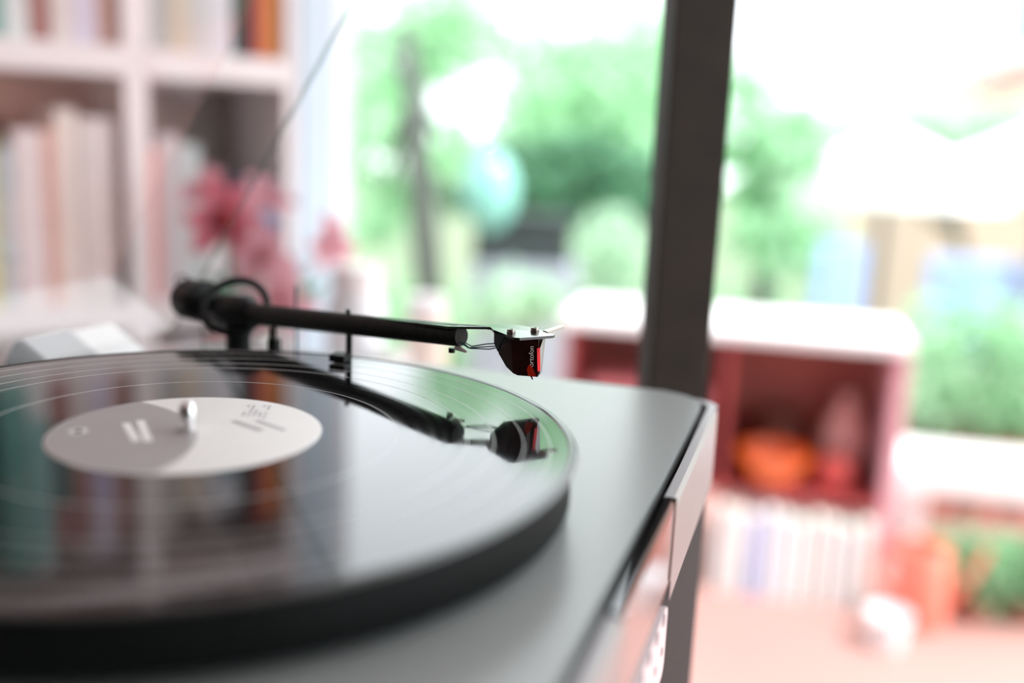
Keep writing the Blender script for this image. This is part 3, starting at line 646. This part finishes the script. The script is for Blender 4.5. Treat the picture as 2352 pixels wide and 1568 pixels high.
o = thing('ball', 'red ball beside the orange bowl in the red unit', 'ball', in_unit(0.675, 0.08, 0.2535)); bm = BM(); bmesh.ops.create_icosphere(bm, subdivisions=3, radius=0.045, matrix=Matrix.Translation((0, 0, 0.045))); obj('body', bm, mat('coral_ball', srgb(0.86, 0.36, 0.34), 0.4), o, smooth=80); bm = BM(); torus(bm, (0, 0, 0.045), (0.3, 0.1, 1), 0.0448, 0.0012, 40, 6); obj('seam', bm, M['red'], o, smooth=80)
o = thing('basket', 'dark brown basket at the back of the red unit', 'basket', in_unit(0.53, 0.22, 0.2535), R(-14))
bm = BM(); lathe(bm, [(0, 0), (0.04, 0), (0.058, 0.15), (0.055, 0.15), (0.037, 0.006), (0, 0.006)], 32); obj('body', bm, M['brown'], o, smooth=40)
for k in range(6):
    bm = BM(); torus(bm, (0, 0, 0.012+0.024*k), (0, 0, 1), 0.043+0.0026*k, 0.003, 32, 6); obj('weave_ring', bm, M['brown'], o, smooth=60)
o = thing('vase', 'pale pink round vase in the right bay of the red unit', 'vase', in_unit(0.70, 0.20, 0.2535))
bm = BM(); lathe(bm, [(0, 0), (0.03, 0), (0.055, 0.05), (0.06, 0.10), (0.045, 0.15), (0.02, 0.19), (0.024, 0.21), (0.018, 0.21), (0, 0.20)], 36); obj('body', bm, mat('blush_glaze', srgb(0.86, 0.66, 0.64), 0.3), o, smooth=60)
bm = BM(); torus(bm, (0, 0, 0.21), (0, 0, 1), 0.021, 0.0025, 24, 6); obj('rim', bm, M['ceramic'], o, smooth=60)
random.seed(11)
mc = [(0.93, 0.93, 0.93), (0.92, 0.92, 0.90), (0.70, 0.74, 0.90), (0.90, 0.91, 0.95), (0.94, 0.94, 0.95), (0.95, 0.95, 0.94), (0.90, 0.89, 0.88), (0.93, 0.92, 0.91), (0.88, 0.88, 0.88), (0.94, 0.92, 0.9)]
names = ['white magazine file leftmost under the orange bowl', 'second white magazine file under the orange bowl', 'lilac blue magazine file among the white ones', 'bluish white magazine file right of the lilac one', 'wide white magazine file in the middle of the lower bay', 'bright white magazine file right of the middle', 'off-white magazine file in the right half of the lower bay', 'cream white magazine file near the right end', 'light grey magazine file near the right upright', 'last ivory magazine file by the right upright']
x = rw/2 + 0.012
for k in range(10):
    w = 0.031; o = thing('magazine_file', names[k], 'magazine file', in_unit(x+w/2, -0.05, 0.0005), R(-14), 'magazine files in the red unit')
    h = 0.225 - 0.008*(k % 3)
    bm = BM(); bx(bm, -w/2+0.001, w/2-0.001, 0, 0.002, 0, h*0.95); bx(bm, -w/2+0.001, -w/2+0.003, 0.002, 0.22, 0, h); bx(bm, w/2-0.003, w/2-0.001, 0.002, 0.22, 0, h); bx(bm, -w/2+0.003, w/2-0.003, 0.002, 0.22, 0, 0.002); obj('case', bm, bmat(mc[k]), o)
    bm = BM(); bx(bm, -w/2+0.0035, w/2-0.0035, 0.003, 0.21, 0.0021, h-0.012); obj('paper_stack', bm, pages, o)
    x += w + 0.0055
o = thing('storage_box', 'pink storage box in the left bay of the red unit', 'box', in_unit(0.21, 0.12, 0.2535), R(-14)); bm = BM(); bx(bm, -0.15, 0.15, -0.09, 0.09, 0, 0.2, 0.006); obj('body', bm, mat('pink_card', srgb(0.78, 0.42, 0.46), 0.6), o); bm = BM(); bx(bm, -0.153, 0.153, -0.093, 0.093, 0.2001, 0.225, 0.006); obj('lid', bm, mat('pink_card_lid', srgb(0.80, 0.46, 0.48), 0.6), o)
o = thing('watering_can', 'coral watering can on the floor beside the red unit', 'watering can', (0.975, 2.17, 0.0), R(-20))
cm = mat('coral_enamel', srgb(0.90, 0.50, 0.42), 0.4, coat=0.3)
bm = BM(); lathe(bm, [(0, 0), (0.062, 0), (0.066, 0.01), (0.058, 0.17), (0.05, 0.19), (0.046, 0.19), (0.05, 0.16), (0, 0.15)], 36); obj('body', bm, cm, o, smooth=40)
bm = BM(); tube(bm, [(0.05, 0, 0.05), (0.10, 0, 0.12), (0.13, 0, 0.20)], [0.014, 0.011, 0.009], 14); obj('spout', bm, cm, o, smooth=50)
bm = BM(); tube(bm, [(-0.055, 0, 0.05), (-0.10, 0, 0.09), (-0.10, 0, 0.15), (-0.05, 0, 0.185)], 0.007, 10); obj('handle', bm, cm, o, smooth=50)
o = thing('pot', 'small white pot on the floor before the coral can', 'pot', (0.86, 2.05, 0.0)); bm = BM(); lathe(bm, [(0, 0), (0.035, 0), (0.048, 0.075), (0.044, 0.075), (0.03, 0.01), (0, 0.01)], 28); obj('body', bm, M['ceramic'], o, smooth=40); bm = BM(); torus(bm, (0, 0, 0.075), (0, 0, 1), 0.046, 0.003, 28, 6); obj('rim', bm, M['ceramic'], o, smooth=60)

# ------------------------------------------------------------------ white bench at the right
wb = thing('bench', 'white slatted bench standing among the plants at right', 'bench', (1.02, 2.52, 0), R(-13))
for k in range(4):
    bm = BM(); bx(bm, 0, 1.1, 0.072*k, 0.072*k+0.062, 0.24, 0.268, 0.004); obj('slat', bm, M['top_white'], wb)
for x in (0.06, 1.0):
    for y in (0.02, 0.24):
        bm = BM(); bx(bm, x, x+0.04, y, y+0.04, 0, 0.2399, 0.002); obj('leg', bm, M['top_white'], wb)
bm = BM(); bx(bm, 0.02, 1.08, 0.0, 0.02, 0.20, 0.2399, 0.002); obj('apron', bm, M['top_white'], wb)

# ------------------------------------------------------------------ plants
def foliage(n, centers, size, seed, flat=0.6):
    rnd = random.Random(seed); vs = []; fs = []
    tot = sum(c[1]**2 for c in centers)
    for c, r in centers:
        k = max(6, int(n*r*r/tot))
        for _ in range(k):
            while True:
                p = Vector((rnd.uniform(-1, 1), rnd.uniform(-1, 1), rnd.uniform(-1, 1)))
                if 0.15 < p.length < 1: break
            p = Vector(c) + p*r*Vector((1, 1, 0.9)).x
            d = Vector((rnd.gauss(0, 1), rnd.gauss(0, 1), rnd.gauss(-0.2, 0.6))).normalized()
            s, t = frame_of(d); w = s*math.cos(rnd.random()*6.28) + t*math.sin(rnd.random()*6.28)
            L = size*rnd.uniform(0.7, 1.3); b = len(vs)
            nrm = d.cross(w)
            vs += [p, p + d*L*0.45 + w*L*0.30 + nrm*L*0.06, p + d*L, p + d*L*0.45 - w*L*0.30 + nrm*L*0.06]
            fs += [(b, b+1, b+2), (b, b+2, b+3)]
    me = bpy.data.meshes.new('foliage'); me.from_pydata([tuple(v) for v in vs], [], fs); me.update(); return me
def plant(name, label, cat, base, blobs, m, n, leaf, seed, trunk=0.03, branches=3, group=None, tm='trunk', pot=None, path=None):
    base = Vector(base); o = thing(name, label, cat, base, 0, group)
    blobs = [(Vector(c) - base, r) for c, r in blobs]
    me = foliage(n, blobs, leaf, seed); me.materials.append(M[m])
    f = bpy.data.objects.new('foliage', me); COL.objects.link(f); f.parent = o; f['kind'] = 'stuff'
    rnd = random.Random(seed+1); mean = sum((c for c, r in blobs), Vector())/len(blobs)
    z0 = 0.0
    if pot:
        bm = BM(); r, h = pot; lathe(bm, [(0, 0), (r*0.75, 0), (r, h*0.85), (r*1.06, h*0.86), (r*1.06, h), (r*0.95, h), (r*0.9, h*0.9), (0, h*0.88)], 32); obj('pot', bm, M['pot'], o, smooth=40); z0 = h*0.88
    if path:
        bm = BM(); tube(bm, [(0, 0, 0)] + [q - base for q in path], [trunk]*3 + [trunk*0.9, trunk*0.8, trunk*0.5], 14); obj('trunk', bm, M[tm], o, smooth=50)
        for c, r in blobs[:branches]:
            bm = BM(); st = path[3] - base; tube(bm, [st, st.lerp(c, 0.5) + Vector((0, 0, 0.05*r)), c], [trunk*0.4, trunk*0.3, trunk*0.12], 8); obj('branch', bm, M[tm], o, smooth=50)
    elif trunk:
        bm = BM(); top = Vector((mean.x, mean.y, mean.z)); j = 0.04*top.length
        tube(bm, [(0, 0, z0), (top.x*0.3 + rnd.uniform(-j, j), top.y*0.3, z0+(top.z-z0)*0.4), (top.x*0.7 + rnd.uniform(-j, j), top.y*0.7, z0+(top.z-z0)*0.75), tuple(top)], [trunk, trunk*0.85, trunk*0.6, trunk*0.3], 12); obj('trunk', bm, M[tm], o, smooth=50)
        for c, r in blobs[:branches]:
            bm = BM(); st = Vector((top.x*0.6, top.y*0.6, z0+(top.z-z0)*0.65)); tube(bm, [st, st.lerp(c, 0.5) + Vector((0, 0, 0.05*r)), c], [trunk*0.45, trunk*0.3, trunk*0.12], 8); obj('branch', bm, M[tm], o, smooth=50)
    return o
G = -1.2
def P3(px, py, Y): return at(px, py, Y)
# tree with the grey trunk left of the lantern
tb = at(985, 700, 3.6); tb.z = G
plant('tree', 'slender grey trunked tree left of the lantern', 'tree', Vector((at(1000, 800, 2.9).x, 2.9, 0)), [(P3(890, 330, 3.7), 0.22), (P3(1030, 330, 3.5), 0.12), (P3(880, 120, 3.9), 0.28), (P3(870, 480, 3.7), 0.14), (P3(1060, 60, 3.9), 0.20)], 'leaf_light', 900, 0.10, 21, trunk=0.045, branches=4, path=[at(995, 760, 2.9), at(978, 560, 2.9), at(962, 380, 2.92), at(955, 230, 2.95), at(930, 60, 3.1)])
bt = at(1420, 600, 5.2); bt.z = G
plant('tree', 'broad light green tree behind the dark post', 'tree', bt, [(P3(1400, 330, 5.2), 0.42), (P3(1260, 300, 5.2), 0.36), (P3(1480, 150, 5.3), 0.34), (P3(1330, 180, 5.6), 0.34), (P3(1220, 160, 5.8), 0.22), (P3(1480, 420, 5.0), 0.24), (P3(1120, -170, 5.6), 0.34), (P3(1330, -330, 5.8), 0.22)], 'leaf_light', 2300, 0.13, 22, trunk=0.07)
bt = at(1230, 470, 4.6); bt.z = G
plant('shrub', 'dark green shrub behind the slate trough', 'shrub', bt, [(P3(1210, 420, 4.6), 0.22), (P3(1340, 430, 4.6), 0.26), (P3(1440, 450, 4.5), 0.22), (P3(1060, 400, 4.7), 0.2)], 'leaf_dark', 1500, 0.09, 23, trunk=0.03)
bt = at(1400, 570, 3.9); bt.z = 0 if 3.9 < 3.35 else G
plant('shrub', 'round pale green bush beside the dark post', 'shrub', bt, [(P3(1395, 555, 3.9), 0.14), (P3(1400, 640, 3.9), 0.13)], 'leaf_pale', 500, 0.06, 24, trunk=0.02)
bt = at(1800, 400, 5.0); bt.z = G
plant('tree', 'bright green tree right of the dark post', 'tree', bt, [(P3(1740, 340, 5.0), 0.22), (P3(1830, 330, 5.1), 0.22), (P3(1720, 210, 5.2), 0.14), (P3(1780, 540, 4.8), 0.20), (P3(1870, 560, 4.8), 0.16), (P3(1740, 440, 4.9), 0.12)], 'leaf_light', 900, 0.12, 25, trunk=0.05)
bt = at(1190, 680, 2.85); bt.z = 0
plant('potted_plant', 'pale green potted plant under the slate trough', 'plant', (bt.x, bt.y, 0), [(P3(1180, 690, 2.85), 0.09), (P3(1250, 700, 2.85), 0.07), (P3(1110, 720, 2.85), 0.06)], 'leaf_pale', 350, 0.05, 26, trunk=0.012, pot=(0.12, 0.22))
# plants behind and under the bench
for k, (px, py, r, m, l) in enumerate(((2150, 850, 0.15, 'leaf_light', 'leafy potted shrub left behind the bench'), (2265, 830, 0.15, 'leaf_mid', 'leafy potted shrub in the middle behind the bench'), (2375, 850, 0.15, 'leaf_light', 'light leafy potted shrub at the right behind the bench'))):
    b = at(px, py, 2.95)
    plant('potted_shrub', l, 'plant', (b.x, 2.95, 0), [(Vector((b.x, 2.95, b.z)), r), (Vector((b.x+0.05, 2.95, b.z-0.18)), r*0.9), (Vector((b.x-0.04, 2.95, b.z+0.12)), r*0.8)], m, 420, 0.05, 40+k, trunk=0.014, pot=(0.12, 0.24), group='potted shrubs behind the bench')
for k, (px, py, l) in enumerate(((2235, 1270, 'low leafy plant in front of the left end of the bench'), (2370, 1260, 'low leafy plant in front of the bench at the right edge'))):
    b = at(px, py, 2.22)
    plant('low_plant', l, 'plant', (b.x, 2.22, 0), [(Vector((b.x, 2.22, 0.13)), 0.085), (Vector((b.x+0.02, 2.22, 0.08)), 0.07)], 'leaf_mid', 260, 0.05, 50+k, trunk=0.008, pot=(0.06, 0.05), group='low plants before the bench')
# hedge further off at the right
b = at(2250, 620, 6.0); 
plant('hedge', 'pale green hedge behind the blue deck chairs', 'hedge', (b.x, 5.75, G), [(Vector((b.x-1.3+0.32*k, 5.75, -0.30 + 0.08*(k % 2))), 0.26) for k in range(8)], 'leaf_pale', 1300, 0.10, 61, trunk=0.05)
# hedge closing the view low in the garden
plant('hedge', 'dark hedge along the foot of the garden', 'hedge', (0.2, 7.9, G), [(Vector((-1.6+0.5*k, 7.9, -0.55 + 0.12*(k % 2))), 0.55) for k in range(8)], 'leaf_mid', 2200, 0.14, 62, trunk=0.05)

plant('hedge', 'distant pale hedge rising behind the white parasols', 'hedge', (4.2, 8.4, G), [(P3(1930+85*k, 330 - 15*(k % 2), 8.4), 0.36) for k in range(6)], 'leaf_pale', 1200, 0.16, 63, trunk=0.05)
# slate trough on the terrace edge
b = at(1200, 600, 3.2)
tr = thing('planter_trough', 'dark slate trough standing on the low wall', 'planter', (b.x, 3.22, 0), R(-3))
wz = b.z
bm = BM(); bx(bm, -0.155, 0.155, -0.09, 0.09, wz, wz+0.135, 0.008); obj('body', bm, M['darkbox'], tr)
bm = BM(); bx(bm, -0.163, 0.163, -0.098, 0.098, wz+0.1351, wz+0.152, 0.004); obj('rim', bm, M['darkbox'], tr)
bm = BM(); bx(bm, -0.14, 0.20, 3.10, 3.34, 0, wz-0.0005); lw = struct('wall_front', bm, mat('pale_blue_grey_wall', srgb(0.66, 0.70, 0.74), 0.8, var=0.04))
# aqua lantern hanging from a thin stake
b = at(1125, 440, 3.04)
ln = thing('lantern', 'pale aqua oval glass lantern on a thin metal stake', 'lantern', (b.x, 3.04, 0), 0)
hz = b.z
bm = BM(); tube(bm, [(0, 0, 0), (0, 0, hz-0.12)], 0.005, 8); obj('stake', bm, M['metal_dark'], ln)
bm = BM(); lathe(bm, [(0, -0.125)] + [(0.085*math.sin(math.pi*k/16), -0.125*math.cos(math.pi*k/16)) for k in range(1, 16)] + [(0, 0.125)], 32, Matrix.Translation((0, 0, hz))); obj('globe', bm, M['aqua'], ln, smooth=80)
bm = BM(); lathe(bm, [(0, 0.118), (0.028, 0.118), (0.02, 0.14), (0, 0.14)], 24, Matrix.Translation((0, 0, hz))); obj('cap', bm, M['metal_dark'], ln)

# white parasols down in the garden
def parasol(px, py, Y, rad, label):
    c = at(px, py, Y); o = thing('parasol', label, 'parasol', (c.x, c.y, G), R(11), 'white parasols in the garden')
    h = c.z - G; n = 8
    bm = BM(); tube(bm, [(0, 0, 0), (0, 0, h-0.01)], 0.025, 12); obj('pole', bm, M['metal_dark'], o, smooth=50)
    for k in range(n):
        a0, a1 = 2*math.pi*k/n, 2*math.pi*(k+1)/n; bm = BM(); rows = []
        for i in range(6):
            q = i/5; sag = 0.04*math.sin(math.pi*q)
            rows.append([bm.verts.new((rad*q*math.cos(a0+(a1-a0)*j/4)*(1-0.05*math.sin(math.pi*j/4)), rad*q*math.sin(a0+(a1-a0)*j/4)*(1-0.05*math.sin(math.pi*j/4)), h - 0.42*rad*q**1.15 - sag*rad*0.4*math.sin(math.pi*j/4))) for j in range(5)])
        for r0, r1 in zip(rows, rows[1:]):
            for j in range(4):
                try: bm.faces.new((r0[j], r0[j+1], r1[j+1], r1[j]))
                except ValueError: pass
        bmesh.ops.remove_doubles(bm, verts=bm.verts, dist=1e-5)
        e = rows[-1]; low = [bm.verts.new(v.co + Vector((0, 0, -0.12))) for v in e]
        for j in range(4): bm.faces.new((e[j], e[j+1], low[j+1], low[j]))
        obj('canopy_panel', bm, M['cloth_white'], o, smooth=30)
    for k in range(n):
        a0 = 2*math.pi*k/n; bm = BM(); tube(bm, [(0, 0, h-0.03), (rad*0.97*math.cos(a0), rad*0.97*math.sin(a0), h-0.42*rad*0.97**1.15-0.02)], 0.008, 6); obj('rib', bm, M['metal_dark'], o)
    bm = BM(); lathe(bm, [(0, h-0.02), (0.03, h-0.01), (0.03, h+0.03), (0, h+0.06)], 16); obj('finial', bm, M['cloth_white'], o)
parasol(2050, 300, 6.1, 0.70, 'white parasol nearer to the dark post')
parasol(2430, 280, 6.9, 0.85, 'white parasol cut by the right edge')
# blue deck chairs
def chair(px, py, Y, m, rz, label, w=0.17):
    c = at(px, py, Y); o = thing('deck_chair', label, 'chair', (c.x, c.y, G), rz, 'blue chairs in the garden'); h = c.z - G
    bm = BM(); vs = bx(bm, -w, w, -0.02, 0.02, h-0.22, h+0.10, 0.015); obj('backrest', bm, M[m], o)
    bm = BM(); bx(bm, -w, w, -0.5, -0.021, h-0.30, h-0.24, 0.015); obj('seat', bm, M[m], o)
    for x in (-w+0.02, w-0.02):
        for y in (-0.45, 0.0):
            bm = BM(); tube(bm, [(x, y, 0), (x, y, h-0.2401)], 0.016, 8); obj('leg', bm, M['metal_dark'], o)
chair(1930, 615, 4.2, 'blue', R(8), 'blue deck chair behind the red unit', 0.11)
chair(2215, 640, 4.6, 'blue', R(-6), 'blue deck chair left of the slate one')
chair(2350, 640, 5.3, 'slate', R(-14), 'slate blue deck chair at the right edge')
# house at the far right
c = at(2330, 330, 10.2)
ho = thing('house', 'house with shade painted beige on its lower wall and terracotta roof at upper right', 'house', (c.x, 10.2, G), R(-6))
hb = c.z - G
bm = BM(); bx(bm, -0.75, 4, 0, 4, 0, hb + 0.25); obj('wall', bm, M['house'], ho)
bm = BM(); bx(bm, 0.0, 4, 0.6, 4, hb + 0.55, hb + 3.0); obj('upper_wall', bm, M['white_wall'], ho)
bm = BM(); prism(bm, [(-0.9, hb+0.25), (4.1, hb+0.25), (4.1, hb+0.8), (-0.2, hb+0.8)], -0.25, 0.9)
for v in bm.verts: v.co = Vector((v.co.x, v.co.z, v.co.y))
obj('roof', bm, M['roof'], ho)
w = obj('window', (lambda b: (bx(b, 0.0, 0.55, 0.56, 0.61, hb+0.95, hb+1.9, 0.01), b)[1])(BM()), M['jamb'], ho)
for j in range(2):
    bm = BM(); bx(bm, 0.05+0.24*j, 0.26+0.24*j, 0.55, 0.559, hb+1.0, hb+1.85); obj('pane', bm, M['pane'], w)
